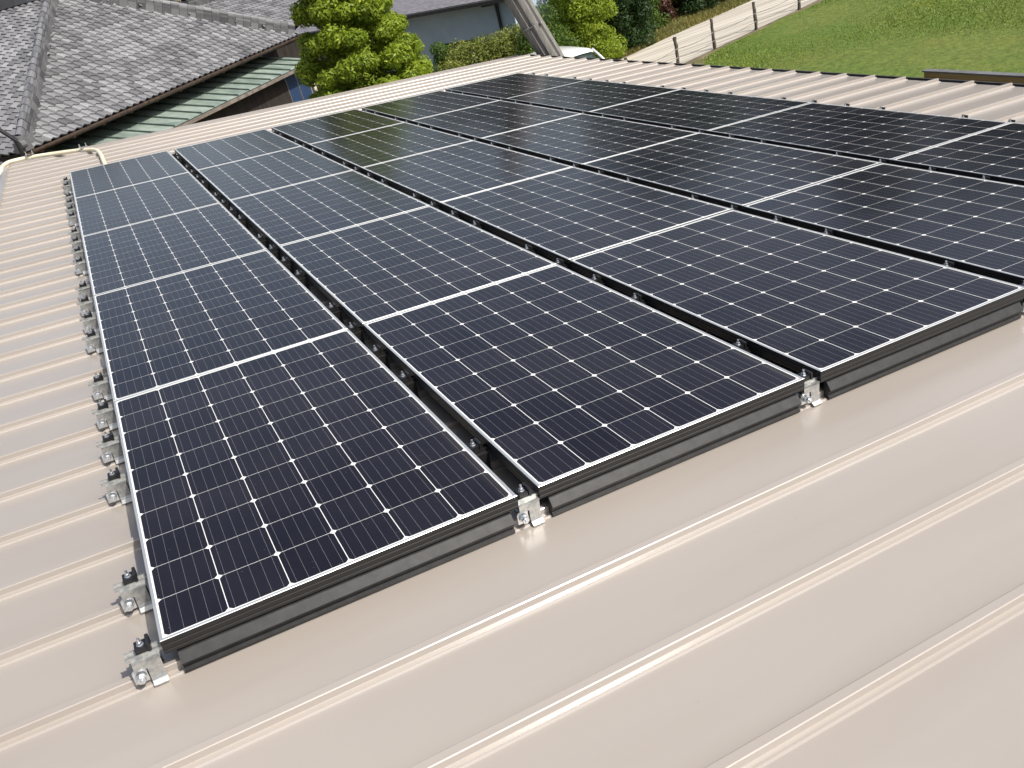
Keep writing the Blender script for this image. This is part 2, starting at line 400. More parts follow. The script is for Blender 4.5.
def strip(n, a0, a1, b0, b1, z, seed):
    r = np.random.default_rng(seed); a = r.uniform(a0, a1, n); b = r.uniform(b0, b1, n)
    return np.stack([P0[0]+u15[0]*a+n15[0]*b, P0[1]+u15[1]*a+n15[1]*b, np.full(n, z)], 1)
L_lawn = leaf_mat('lawn_blades', (.12, .185, .03), (.26, .34, .055), .3)
tag(blades('lawn_grass', L_lawn, strip(170000, -6, 14, -14.5, -.3, .02, 1), .032, .012, 2), kind='stuff', label='short mown green lawn grass with yellowish patches', cat='grass')
tag(blades('verge_grass', VG, strip(90000, -3, 14, 2.85, 7.0, 0, 3), .10, .014, 4), kind='stuff', label='dry yellowish grass strip between path and shrubs', cat='grass')
# far wood (also what the glass mirrors)
r = np.random.default_rng(8); cl = []
for i in range(300):
    az = r.uniform(5, 118)
    if 57.3 < az < 60.6: continue
    d = r.uniform(58, 80); top = (15.0 if az < 58 else 9.0 if az < 80 else 1.5)*(.85+.3*r.random()); zz = r.uniform(.05, 1)**.7*top
    cl.append(((math.cos(R(az))*d, math.sin(R(az))*d, zz), (3.2, 3.2, 2.4)))
wd = leaves('far_wood', L_dark, cl, 60000, .55, None, 31, .7, 0, .4)
tag(wd, 'dark wooded slope closing the view far beyond the lawn', 'wood', kind='stuff')
# ================================================================== OUR BUILDING
RZ = -.115                                                  # roof sheet below the glass plane
X0, X1, Y0, Y1 = -.70, 6.62, -5.0, 11.0; SP = .3318
bld = empty('metal_roofed_building', (0, 0, 0)); tag(bld, 'low building under a beige standing seam metal roof that carries the solar panels', 'building')
rib = [(-.0345, 0), (-.0312, .0046), (-.0295, .0050), (-.0160, .0056), (-.0152, .0066), (-.0142, .0240), (-.0120, .0260), (.008, .0268), (.0100, .0258), (.011, .0240), (.0120, 0)]
prof = [(Y0, 0)]
k = math.ceil((Y0-.018)/SP)
while k*SP+.018 < Y1-.05:
    yc = k*SP+.031
    for a, b in rib: prof.append((yc+a, b))
    k += 1
prof.append((Y1, 0))
mb = MB()
xs = [X0+.02, 0, 1.5, 3, 4.5, 6, X1]
idx = []
for x in xs:
    idx.append(len(mb.v)); mb.v += [(x, y, z+RZ) for y, z in prof]
for i in range(len(xs)-1):
    for j in range(len(prof)-1):
        mb.f.append((idx[i]+j, idx[i+1]+j, idx[i+1]+j+1, idx[i]+j+1)); mb.mi.append(0)
# underside
mb.box((X0+.02, Y0, RZ-.06), (X1-.01, Y1-.002, RZ-.004))
roof = bpy.data.objects.new('roof', None)
me = bpy.data.meshes.new('roof'); me.from_pydata(mb.v, [], mb.f); me.materials.append(M['roof']); me.update()
roof = bpy.data.objects.new('roof', me); COL.objects.link(roof); place(roof, (0, 0, 0)); roof.parent = bld
# cap flashing along the high edge and rake trim
mb = MB(); mb.prism([(X0-.05, RZ-.14), (X0-.05, RZ+.012), (X0-.02, RZ+.034), (X0+.035, RZ+.034), (X0+.035, RZ+.030), (X0-.03, RZ-.14)], 1, Y0, Y1+.01)
o = mb.build('ridge_flashing', M['roof'], bld); place(o, (0, 0, 0))
# prism with axis 1 inserts y in the middle
mb = MB(); mb.prism([(Y1, RZ-.12), (Y1, RZ+.008), (Y1+.045, RZ+.006), (Y1+.045, RZ-.12)], 0, X0, X1)
o = mb.build('rake_trim', M['roof'], bld); place(o, (0, 0, 0))
mb = MB(); mb.prism([(X1+.004, RZ-.10), (X1+.004, RZ-.012), (X1+.01, RZ-.012), (X1+.01, RZ-.09), (X1+.10, RZ-.09), (X1+.10, RZ-.004), (X1+.125, RZ-.004), (X1+.125, RZ-.10)], 1, Y0, Y1)
o = mb.build('gutter', M['gutter'], bld); place(o, (0, 0, 0))
mb = MB(); mb.box((-.45, Y0+.3, 0), (6.2, Y1-.3, 2.24)); mb.build('wall', M['wall'], bld)

# ================================================================== SOLAR PANELS
PW, PL, GAP, PITCH = .992, 1.65, .0690, 1.6590
def make_panel():
    e = empty('solar_panel')
    mb = MB(); L = .0085; H = .042
    # lip ring (mat 0), outer sides and inner faces
    a, b = (0, PW), (0, PL)
    O = [(0, 0), (PW, 0), (PW, PL), (0, PL)]; I = [(L, L), (PW-L, L), (PW-L, PL-L), (L, PL-L)]
    c = .0012
    O2 = [(c, c), (PW-c, c), (PW-c, PL-c), (c, PL-c)]
    for i in range(4):
        j = (i+1) % 4
        mb.face([(*O2[i], 0), (*O2[j], 0), (*I[j], 0), (*I[i], 0)], 0)
        mb.face([(*O[i], -c), (*O[j], -c), (*O2[j], 0), (*O2[i], 0)], 0)
        mb.face([(*I[i], 0), (*I[j], 0), (*I[j], -.004), (*I[i], -.004)], 0)
        # side with two shallow grooves
        nxt = [(O[i], O[j])]
        d = (Vector((*O[j], 0))-Vector((*O[i], 0))).normalized(); nn = Vector((d.y, -d.x, 0))
        lv = [(-c, 0), (-.0135, 0), (-.0145, -.0016), (-.0175, -.0016), (-.0185, 0), (-.0295, 0), (-.0305, -.0016), (-.0335, -.0016), (-.0345, 0), (-H, 0)]
        for (z0, o0), (z1, o1) in zip(lv, lv[1:]):
            p = [Vector((*O[i], z0))+nn*o0, Vector((*O[j], z0))+nn*o0, Vector((*O[j], z1))+nn*o1, Vector((*O[i], z1))+nn*o1]
            mb.face(p, 1)
        q = [(*O[i], -H), (*O[j], -H), (*[v_ + (0.028 if v_ < .5 else -.028) for v_ in O[j]], -H), (*[v_ + (0.028 if v_ < .5 else -.028) for v_ in O[i]], -H)]
        mb.face(q, 1)
    mb.build('frame', [M['lip'], M['frame']], e)
    g = MB(); g.face([(L-.002, L-.002, -.0016), (PW-L+.002, L-.002, -.0016), (PW-L+.002, PL-L+.002, -.0016), (L-.002, PL-L+.002, -.0016)])
    g.face([(L, L, -.0075), (L, PL-L, -.0075), (PW-L, PL-L, -.0075), (PW-L, L, -.0075)], 1)
    g.build('glass_laminate', [M['cells'], M['black']], e)
    return e
ORD = ['first', 'second', 'third', 'fourth', 'fifth']
colname = ['the leftmost column', 'the second column from the left', 'the middle column', 'the second column from the right', 'the rightmost column']
rowname = ['nearest', 'second nearest', 'middle', 'second farthest', 'farthest']
proto = make_panel(); first = True
rg = random.Random(77)
for c in range(5):
    for k in range(5):
        o = proto if first else copy_tree(proto); first = False
        place(o, (c*(PW+GAP), k*PITCH, 0))
        o.rotation_euler = (rg.uniform(-.0011, .0011), TH+rg.uniform(-.0011, .0011), 0)
        tag(o, 'dark solar panel, %s one in %s' % (rowname[k], colname[c]), 'solar panel', 'solar panels in rows on the metal roof')
# skirts closing the near edge below the frames
def make_skirt():
    mb = MB()
    mb.prism([(.014, -.046), (.001, -.052), (-.017, -.076), (-.0155, -.080), (-.009, -.084), (-.004, -.099), (-.012, -.103), (-.010, -.1115), (.014, -.1115)], 0, .028, PW-.028)
    return mb.build('edge_rail', M['rail'], None)
for c in range(5):
    if c == 0: sk = make_skirt(); sk0 = sk
    else: sk = sk0.copy(); COL.objects.link(sk)
    place(sk, (c*(PW+GAP), 0, 0)); tag(sk, 'dark grey rail under the near edge of %s' % colname[c], 'rail', 'rails along the near edge of the array')

# ================================================================== SEAM CLAMPS
def hexnut(mb, c, r, h, axis, mi=0):
    c = Vector(c); d = Vector(axis).normalized(); mb.cyl(c, c+d*h, r, r*.96, 6, mi)
def make_clamp(hidden=False):
    GV = M['frame'] if hidden else M['galv']  # hidden clamps get a darker metal that imitates the shade in the gaps
    """origin on the rib centre line in the glass plane; body hangs down to the sheet"""
    e = empty('seam_clamp')
    mb = MB()      # bent front plate: wide shoulder, foot curled towards the viewer
    prof = [(-.030, -.036), (-.030, -.090), (-.034, -.100), (-.044, -.108), (-.044, -.112), (-.033, -.106), (-.026, -.092), (-.026, -.036)]
    mb.prism(prof, 0, .0-.014, .022)
    mb.box((-.044, -.0300, -.060), (-.014, -.026, -.036))
    mb.prism([(y*-1, z) for y, z in prof], 0, -.014, .020)
    mb.box((-.044, -.030, -.040), (.024, .030, -.0355))
    mb.build('seam_bracket', GV, e, bevel=.0006)
    mb = MB()      # jaw bolt through the seam with its nut
    mb.cyl((-.034, -.050, -.080), (-.034, .052, -.080), .0045, None, 10)
    mb.cyl((-.034, -.031, -.080), (-.034, -.034, -.080), .0135, None, 16)
    hexnut(mb, (-.034, -.034, -.080), .0115, .010, (0, -1, 0))
    mb.prism([(-.052, -.098), (-.052, -.064), (-.044, -.056), (-.026, -.056), (-.018, -.064), (-.018, -.098)], 1, -.026, -.020)
    mb.build('jaw_bolt', M['zinc'], e)
    mb = MB()      # slide rail that sticks out to the left
    mb.box((-.056, -.014, -.0355), (.034, -.011, -.026)); mb.box((-.056, .011, -.0355), (.034, .014, -.026))
    mb.box((-.056, -.011, -.0355), (.034, .011, -.0325))
    mb.build('slide_rail', GV, e)
    mb = MB()      # black clamp block
    mb.box((-.028, -.010, -.0315), (.002, .026, -.012)); mb.box((.001, -.014, -.030), (.010, .028, -.002))
    mb.build('clamp_block', M['black'], e, bevel=.0015)
    mb = MB()
    mb.cyl((-.013, .006, -.0120), (-.013, .006, -.0105), .0090, None, 16); hexnut(mb, (-.013, .006, -.0105), .0074, .007, (0, 0, 1)); mb.cyl((-.013, .006, -.004), (-.013, .006, .008), .0042, .0038, 10)
    mb.build('top_bolt', M['zinc'], e)
    return e
cl0 = make_clamp(); cl1 = make_clamp(True); used = set()
lines = [(-.036, 'along the left array edge'), (.992+.040, 'in the leftmost gap between panel columns'), (2.054+.040, 'in the second gap from the left'),
         (3.116+.040, 'in the third gap from the left'), (4.178+.040, 'in the rightmost gap between panel columns'), (5.240+.052, 'along the right array edge')]
names = ['nearest', 'second nearest', 'third nearest', 'fourth nearest'] + ['%s nearest' % s for s in ('fifth', 'sixth', 'seventh', 'eighth', 'ninth', 'tenth', 'eleventh', 'twelfth', 'thirteenth', 'fourteenth', 'fifteenth', 'sixteenth', 'seventeenth', 'eighteenth', 'nineteenth')] + ['farthest']
rj = random.Random(6)
for li, (x, where) in enumerate(lines):
    q = 0
    for k in range(25):
        if k % 5 == 2: continue
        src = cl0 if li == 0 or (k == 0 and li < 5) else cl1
        o = copy_tree(src) if src.name in used else src; used.add(src.name)
        place(o, (x+rj.uniform(-.003, .003), .029+k*SP+rj.uniform(-.003, .003), 0)); o.rotation_euler = (0, TH, rj.uniform(-.03, .03))
        tag(o, 'bolted seam clamp, %s one %s' % (names[q], where), 'clamp', 'seam clamps holding the panels'); q += 1

# ================================================================== THINGS ON THE ROOF
def sm(pts, n=8):
    P = [Vector(p) for p in pts]; P = [P[0]*2-P[1]]+P+[P[-1]*2-P[-2]]; out = []
    for i in range(1, len(P)-2):
        for t in range(n):
            t /= n; a, b, c_, d = P[i-1:i+3]
            out.append(.5*((2*b)+(c_-a)*t+(2*a-5*b+4*c_-d)*t*t+(3*b-a-3*c_+d)*t**3))
    out.append(P[-2]); return out
mb = MB()
mb.tube(sm([(-.735, 10.0, -.30), (-.75, 10.25, -.10), (-.70, 10.62, -.065), (-.56, 10.80, -.065), (-.28, 10.72, -.065), (0, 10.55, -.065), (.20, 10.38, -.065), (.32, 10.15, -.065), (.36, 9.75, -.068), (.36, 8.9, -.07), (.36, 8.2, -.075)]), .0235, 12)
cd = mb.build('cable_conduit', M['cream'], None, smooth=True); place(cd, (0, 0, 0))
tag(cd, 'cream plastic conduit bending over the far left corner of the roof', 'conduit')
def saddle(x, y, lab):
    e = empty('conduit_clamp'); place(e, (x, y, RZ)); tag(e, lab, 'clamp', 'clamps holding the conduit')
    mb = MB(); mb.box((-.05, -.022, .03), (-.006, .022, .036)); mb.box((-.03, -.028, 0), (-.026, .028, .034)); mb.box((.018, -.028, 0), (.022, .028, .034)); mb.box((-.055, -.02, .085), (.05, .02, .089))
    mb.build('bracket', M['galv'], e)
    mb = MB(); mb.cyl((-.04, 0, .03), (-.04, 0, .13), .006, None, 8); mb.cyl((.035, 0, .03), (.035, 0, .13), .006, None, 8); hexnut(mb, (-.04, 0, .088), .012, .01, (0, 0, 1)); hexnut(mb, (.035, 0, .088), .012, .01, (0, 0, 1))
    mb.build('bolt', M['zinc'], e)
saddle(-.41, 10.76, 'small steel clamp on the conduit near the left roof corner')
saddle(.21, 10.36, 'small steel clamp on the conduit next to its bend towards the panels')

# ================================================================== BEYOND THE EAVES
TIM = noisy('brown_timber', (.22, .13, .04), (.40, .26, .09), 5, .8, 0, .4, .02, (3, .3, 3))
e = empty('timber_beam', (6.86, -1, 0)); tag(e, 'brown timber beam with grey capping just beyond the right eaves', 'beam')
mb = MB(); mb.box((-.03, -5, 2.16), (.03, 4.70, 2.365)); mb.build('beam', TIM, e)
mb = MB(); mb.box((-.034, -5.02, 2.367), (.034, 4.72, 2.378)); mb.build('capping', noisy('grey_cap', (.13, .13, .13), (.2, .2, .2), 10, .55, .3, .05), e)
for y in (-4.8, -1.5, 1.8, 4.15):
    mb = MB(); mb.box((-.028, y-.05, 0), (.028, y+.05, 2.158)); mb.build('post', TIM, e)

# leaning pole at the far corner
POLE = NT('weathered_timber'); v = POLE.obj(); f = POLE.noise(6, 6, .65, POLE.mapping(v, (5, 5, .25)))
POLE.p(POLE.ramp(f, [(.30, (.13, .125, .115)), (.70, (.23, .22, .205))]), .85); POLE.bump(f, .3, .01)
A = Vector((7.66, 10.30, 0)); B = Vector((6.27, 10.97, 4.36)); ax = (B-A).normalized(); L = (B-A).length
pe = empty('leaning_pole', A); tag(pe, 'thick grey grooved wooden pole with step brackets leaning at the far roof corner', 'pole')
camdir = Vector((-.45, -.9, 0)); cd_ = (camdir-ax*camdir.dot(ax)).normalized(); sd_ = ax.cross(cd_)
mt = Matrix((sd_, cd_, ax)).transposed().to_4x4()
mb = MB(); n = 44; sec = []
for i in range(n):
    t = 2*math.pi*i/n; ang = (t*7/ (2*math.pi)) % 1
    rr = .185*(1-.17*(abs(ang-.5) > .36))
    sec.append((math.cos(t)*rr, math.sin(t)*rr))
prev = None
for z in (0, .6, 1.2, 1.8, 2.4, 3.0, 3.6, 4.1, L):
    kk = 1-.025*z; ring = len(mb.v); mb.v += [tuple(mt @ Vector((x*kk, y*kk, z))) for x, y in sec]
    if prev is not None:
        for i in range(n): mb.f.append((prev+i, prev+(i+1) % n, ring+(i+1) % n, ring+i)); mb.mi.append(0)
    prev = ring
mb.f.append(tuple(prev+i for i in range(n))); mb.mi.append(0)
mb.build('shaft', POLE.m, pe)
STEEL = noisy('dull_steel', (.20, .19, .18), (.34, .33, .31), 20, .5, .6, .05)
for z in (1.3, 1.85, 2.4, 2.95, 3.5, 4.05):
    mb = MB(); kk = .185*(1-.025*z)
    P = lambda x, y, zz: mt @ Vector((x, y, zz))
    mb.tube([P(-kk*1.02, kk*.15, z+.01), P(-kk*.8, kk*.75, z+.005), P(-kk*.2, kk*1.1, z), P(kk*.1, kk*1.15, z)], .011, 8)
    mb.tube([P(kk*.1, kk*1.15, z), P(kk*.12, kk*1.15, z-.14)], .011, 8)
    mb.cyl(P(kk*.12, kk*1.0, z+.03), P(kk*.12, kk*1.3, z+.03), .02, None, 8); mb.cyl(P(kk*.62, kk*.68, z-.03), P(kk*.8, kk*.86, z-.03), .02, None, 8)
    mb.build('step_bracket', STEEL, pe)

# post and wire fence along the path
PST = noisy('old_post', (.05, .04, .03), (.16, .13, .10), 16, .9, 0, .8, .02, (1, 1, .3))
fe = empty('post_and_wire_fence', (P0[0], P0[1], 0)); tag(fe, 'weathered dark posts with sagging wires between lawn and pale path', 'fence')
spots = [(-3.3, -.02, .72), (-1.50, -.03, .70), (-1.42, .05, .66), (0, 0, .74), (1.78, -.02, .70), (3.82, -.03, .74), (6.0, 0, .7), (8.4, .02, .74), (11, .03, .7)]
rg = random.Random(5)
def loc(a, b, z): q = pp(a, b, z); return (q[0]-P0[0], q[1]-P0[1], z)
for a, b, h in spots:
    mb = MB(); r0 = .042
    pts = [loc(a+rg.uniform(-.012, .012), b+rg.uniform(-.01, .01), h*i/7) for i in range(8)]
    mb.tube(pts, [r0*rg.uniform(.8, 1.15) for _ in range(8)], 8); mb.build('post', PST, fe)
real = [s for i, s in enumerate(spots) if i != 2]
for hz in (.22, .42):
    mb = MB(); pts = []
    for s, t_ in zip(real, real[1:]):
        for i in range(6):
            f_ = i/6; pts.append(loc(s[0]+(t_[0]-s[0])*f_, s[1]-.03, hz-.05*math.sin(math.pi*f_)))
    mb.tube(pts, .009, 6); mb.build('wire', STEEL, fe)

# ================================================================== WHITE CAR (front towards the roof)
WH = NT('white_paint').p((.78, .79, .78), .25, 0, .5, coat=.6).m
GL = NT('car_glass').p((.035, .05, .045), .06, 0, .8).m
TY = noisy('rubber', (.015, .015, .016), (.03, .03, .03), 20, .85)
LT = NT('lamp_glass').p((.6, .62, .62), .1, .2).m
car = empty('parked_car', (9.45, 15.2, 0)); tag(car, 'white car parked past the far corner of the roof, mostly hidden', 'car')
def loft(secs, n_=None):
    """secs: list of (y, [(x,z)...]) rings open at the bottom"""
    mb = MB(); prev = None
    for y, ring in secs:
        k = len(mb.v); mb.v += [(x, y, z) for x, z in ring]
        if prev is not None:
            for i in range(len(ring)-1): mb.f.append((prev+i, prev+i+1, k+i+1, k+i)); mb.mi.append(0)
        prev = k
    k0 = 0; m_ = len(secs[0][1]); mb.f.append(tuple(range(m_))); mb.f.append(tuple(prev+i for i in range(m_))[::-1]); mb.mi += [0, 0]
    return mb
def sect(w, z0, z1, top, r=.1):
    return [(-w, z0), (-w-.02, (z0+z1)/2), (-w+.01, z1), (-top-.02, z1+.0), (-top, z1+.001), (0, z1+.012), (top, z1+.001), (top+.02, z1), (w-.01, z1), (w+.02, (z0+z1)/2), (w, z0)]
secs = [(-1.62, sect(.60, .32, .66, .5)), (-1.5, sect(.70, .25, .80, .6)), (-1.2, sect(.73, .22, .88, .62)), (-.85, sect(.74, .2, .93, .62)), (.5, sect(.74, .2, .95, .62)), (1.5, sect(.73, .22, .95, .62)), (1.7, sect(.68, .32, .85, .6))]
loft(secs).build('body', WH, car, smooth=True)
def cab(w0, z0, w1, z1): return [(-w0, z0), (-w0+(w0-w1)*.3, z0+(z1-z0)*.3), (-w1-.01, z1-.07), (-w1+.06, z1-.01), (-w1*.5, z1+.012), (0, z1+.018), (w1*.5, z1+.012), (w1-.06, z1-.01), (w1+.01, z1-.07), (w0-(w0-w1)*.3, z0+(z1-z0)*.3), (w0, z0)]
mb = loft([(-.98, cab(.68, .90, .66, .95)), (-.80, cab(.69, .9, .62, 1.10)), (-.50, cab(.70, .9, .60, 1.36)), (-.32, cab(.70, .9, .60, 1.44)), (1.1, cab(.70, .9, .60, 1.44)), (1.45, cab(.70, .9, .61, 1.30)), (1.62, cab(.69, .9, .63, 1.0))])
mb.build('greenhouse', GL, car, smooth=True)
mb = MB(); ringx = [(-.60, 1.39), (-.585, 1.435), (-.52, 1.462), (-.3, 1.476), (0, 1.482), (.3, 1.476), (.52, 1.462), (.585, 1.435), (.60, 1.39)]
prev = None
for y, dz in ((-.50, -.075), (-.46, -.03), (-.36, 0), (.3, .015), (1.0, .005), (1.2, -.03), (1.26, -.08)):
    k = len(mb.v); mb.v += [(x, y, z+dz) for x, z in ringx]
    if prev is not None:
        for i in range(8): mb.f.append((prev+i, prev+i+1, k+i+1, k+i)); mb.mi.append(0)
    prev = k
mb.build('roof_panel', WH, car, smooth=True)
for sx in (-1, 1):
    mb = MB(); mb.tube([(sx*.70, -.95, .92), (sx*.645, -.72, 1.22), (sx*.60, -.44, 1.42)], .028, 8); mb.build('pillar', WH, car, smooth=True)
    mb = MB(); mb.tube([(sx*.74, .35, .93), (sx*.66, .35, 1.25), (sx*.605, .35, 1.43)], .03, 8); mb.build('pillar', WH, car, smooth=True)
    mb = MB(); mb.box((sx*.80-.09, -.86, .95), (sx*.80+.09, -.78, 1.07)); mb.build('mirror', WH, car, bevel=.02)
    mb = MB(); mb.box((sx*.5-.13, -1.60, .55), (sx*.5+.13, -1.50, .70)); mb.build('headlight', LT, car, bevel=.02)
    for y in (-1.08, 1.12):
        mb = MB(); mb.cyl((sx*.64, y, .28), (sx*.765, y, .28), .28, None, 24); w = mb.build('tyre', TY, car)
        mb = MB(); mb.cyl((sx*.70, y, .28), (sx*.775, y, .28), .17, .15, 16); mb.build('rim', M['galv'], w)

# ================================================================== GREY BUILDING BEHIND THE HEDGE
gP = Vector((9.104, 23.173, 2.4)); gd = Vector((.41815, -.90838, 0)); gm = Vector((.90838, .41815, 0))
gb = empty('grey_building', (gP.x, gP.y, 0), (0, 0, math.atan2(gd.y, gd.x))); tag(gb, 'grey blue walled building with dark roof behind the clipped hedge', 'building')
# local x along wall, local y = away from viewer
GW = noisy('pale_blue_wall', (.38, .48, .56), (.44, .54, .62), 3, .8, 0, .05)
GRF = noisy('slate_roof', (.12, .115, .13), (.22, .21, .23), 5, .75, 0, .3, .03, (1, 6, 1))
DK = noisy('dark_opening', (.015, .014, .014), (.03, .028, .026), 4, .7)
mb = MB(); mb.box((-4.5, .5, 0), (.82, .6, 2.36)); mb.box((.82, .5, 0), (2.27, .6, .3)); mb.box((.82, .5, 1.42), (2.27, .6, 2.36)); mb.box((2.27, .5, 0), (3.6, .6, 2.36)); mb.box((3.5, .6, 0), (3.6, 3, 2.36)); mb.box((-4.5, 3, 0), (3.6, 3.1, 2.36))
mb.build('wall', GW, gb)
mb = MB(); mb.box((.82, .58, .3), (2.27, .62, 1.42)); mb.build('window', DK, gb)
mb = MB(); mb.face([(-5, 0, 2.40), (4.0, 0, 2.40), (4.0, 3.0, 3.6), (-5, 3.0, 3.6)]); mb.face([(-5, 6, 2.4), (4.0, 6, 2.4), (4.0, 3.0, 3.6), (-5, 3.0, 3.6)])
mb.face([(-5, 0, 2.30), (4.0, 0, 2.30), (4.0, 3.0, 3.5), (-5, 3.0, 3.5)]); mb.face([(-5, 0, 2.30), (4, 0, 2.30), (4, 0, 2.4), (-5, 0, 2.4)]); mb.face([(4, 0, 2.30), (4, 3, 3.5), (4, 3, 3.6), (4, 0, 2.4)])
mb.build('roof', GRF, gb)
mb = MB(); mb.cyl((3.13, .44, 0), (3.13, .44, 2.3), .045, None, 10); mb.box((3.0, .0, 2.24), (3.3, .5, 2.30)); mb.build('downpipe', M['black'], gb)
mb = MB(); mb.box((-5, -.1, 2.29), (4, -.003, 2.38)); mb.build('gutter', M['gutter'], gb)

# ================================================================== TILED HOUSE
hB = Vector((-.952, 18.58, -1.35)); hz = R(45.4)
house = empty('tiled_house', hB, (0, 0, hz)); house.scale = (1.3, 1.3, 1.3); tag(house, 'old house with a grey tiled hip roof and rusty gutter, far left', 'house')
# local frame: x along the near eave, y into the house
TL = NT('kawara_tile'); at = TL.n('ShaderNodeAttribute'); at.attribute_name = 'tint'
sp = TL.n('ShaderNodeSeparateColor'); TL.t.links.new(at.outputs['Color'], sp.inputs[0])
nz = TL.noise(14, 5, .65, TL.obj())
tc = TL.mix(sp.outputs[0], c4((.045, .045, .05)), c4((.33, .33, .34)))
tc = TL.mix(TL.math('MULTIPLY', TL.ramp(nz, [(.45, (0, 0, 0)), (.7, (1, 1, 1))]), .25), tc, c4((.20, .195, .19)))
TL.p(tc, TL.math('ADD', TL.math('MULTIPLY', nz, .2), .32), 0, .6); TL.bump(nz, .3, .01)
def tiles(mb, org, ue, un, inside, na, nb, pitch, seed, a0=0):
    """rows of curved tiles. ue eave dir, un up-slope horizontal dir, inside(a,b) plan test"""
    rg = random.Random(seed); sl = math.sqrt(1+pitch*pitch); up = (un+Vector((0, 0, pitch)))/sl; nor = ue.cross(up)
    if nor.z < 0: nor = -nor
    w, ex = .185, .168
    S_ = [(0, -.012), (.06, .020), (.22, .036), (.40, .026), (.62, .010), (.84, .000), (.97, -.008)]
    patch = {}
    for i in range(na):
        for j in range(nb):
            a = a0+i*w; b = j*ex
            if not inside(a+w/2, (b+ex/2)/sl): continue
            key = (i//2, j//3)
            if key not in patch: patch[key] = rg.gauss(.5, .12)
            tn = min(1, max(0, patch[key]*.5+rg.random()*.55))
            dz = rg.uniform(-.003, .003)
            lo = [org+ue*(a+s*w)+up*(b-.018)+nor*(h+.022+dz) for s, h in S_]
            hi = [org+ue*(a+s*w)+up*(b+ex+.02)+nor*(h*.9+dz) for s, h in S_]
            k = len(mb.v); n_ = len(S_)
            low = [org+ue*(a+s*w)+up*(b-.018)+nor*(h-.002) for s, h in S_]
            mb.v += [tuple(p) for p in low+lo+hi]
            for q in range(n_-1):
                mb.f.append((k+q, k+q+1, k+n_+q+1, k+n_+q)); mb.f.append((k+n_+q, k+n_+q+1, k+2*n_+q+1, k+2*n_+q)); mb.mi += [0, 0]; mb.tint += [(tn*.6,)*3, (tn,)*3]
def ridge_run(mb, p0, p1, w=.22, h=.20, seg=.30, seed=1):
    rg = random.Random(seed); p0 = Vector(p0); p1 = Vector(p1); d = (p1-p0); L = d.length; d.normalize(); s = d.cross(Vector((0, 0, 1))).normalized(); u = s.cross(d)
    nseg = int(L/seg)
    for i in range(nseg):
        a = p0+d*(L*i/nseg); b = p0+d*(L*(i+1)/nseg-.006); o = rg.uniform(-.004, .004)
        for (ww, z0, z1) in ((w*.62, -.10, .05), (w*.56, .053, .10), (w*.50, .103, h*.72)):
            k = len(mb.v)
            for p in (a, b):
                for x, z in ((-ww, z0), (ww, z0), (ww, z1), (-ww, z1)): mb.v.append(tuple(p+s*x+u*(z+o)))
            for f in ((0, 1, 5, 4), (1, 2, 6, 5), (2, 3, 7, 6), (3, 0, 4, 7), (0, 3, 2, 1), (4, 5, 6, 7)): mb.f.append(tuple(k+q for q in f)); mb.mi.append(0)
            t_ = rg.uniform(.0, .4); mb.tint += [(t_,)*3]*6
        k = len(mb.v); N = 8
        for p, g in ((a, 1.0), (b, .93)):
            for q in range(N): th = math.pi*q/(N-1); mb.v.append(tuple(p+s*(math.cos(th)*w*.42*g)+u*(h*.70+math.sin(th)*.085*g+o)))
        for q in range(N-1): mb.f.append((k+q, k+q+1, k+N+q+1, k+N+q)); mb.mi.append(0); mb.tint.append((rg.uniform(.1, .5),)*3)
APX = Vector((5.05, 2.88, 4.97)); ZE = 2.9; EL = 8.77
ex_, ny_ = Vector((1, 0, 0)), Vector((0, 1, 0))
mb = MB()
p1_ = (APX.z-ZE)/APX.y
tiles(mb, Vector((0, 0, ZE)), ex_, ny_, lambda a, b: b < APX.y and a > b*APX.x/APX.y-.05 and a < EL-b*(EL-APX.x)/APX.y+.05, 48, 28, p1_, 3)
pl = (APX.z-ZE)/APX.x
tiles(mb, Vector((0, 9, ZE)), -ny_, ex_, lambda a, b: b < APX.x and (9-a) > b*APX.y/APX.x-.05 and a > -.1, 50, 38, pl, 4)
pr_ = (APX.z-ZE)/(EL-APX.x)
tiles(mb, Vector((EL, 0, ZE)), ny_, -ex_, lambda a, b: b < EL-APX.x and a > b*APX.y/(EL-APX.x)-.05, 50, 32, pr_, 5)
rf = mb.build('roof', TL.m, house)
mb = MB()   # boarding under the tiles
mb.face([(0, 0, ZE-.02), (EL, 0, ZE-.02), APX-Vector((0, 0, .03))]); mb.face([(0, 0, ZE-.02), APX-Vector((0, 0, .03)), (APX.x, 9, APX.z-.03), (0, 9, ZE-.02)]); mb.face([(EL, 0, ZE-.02), (EL, 9, ZE-.02), (APX.x, 9, APX.z-.03), APX-Vector((0, 0, .03))])
mb.face([(0, 0, ZE-.08), (EL, 0, ZE-.08), (EL, 9, ZE-.08), (0, 9, ZE-.08)]); mb.box((0, -.0, ZE-.10), (EL, .03, ZE-.015)); mb.box((-.0, 0.03, ZE-.10), (.03, 9, ZE-.015))
DW = noisy('dark_wood', (.012, .009, .007), (.03, .023, .018), 8, .85, 0, .3, .01, (1, 1, .2))
mb.build('eaves_boarding', DW, house)
mb = MB(); ridge_run(mb, (0.1, .06, ZE+.08), APX+Vector((0, 0, .06)), w=.17, h=.16, seg=.24, seed=1); mb.build('hip_ridge', TL.m, house)
mb = MB(); ridge_run(mb, (EL-.1, .08, ZE+.08), APX+Vector((0, 0, .06)), w=.19, h=.19, seg=.17, seed=2); mb.build('hip_ridge', TL.m, house)
mb = MB(); ridge_run(mb, APX+Vector((0, 0, .08)), (APX.x, 9, APX.z+.08), w=.30, h=.34, seed=3); mb.build('main_ridge', TL.m, house)
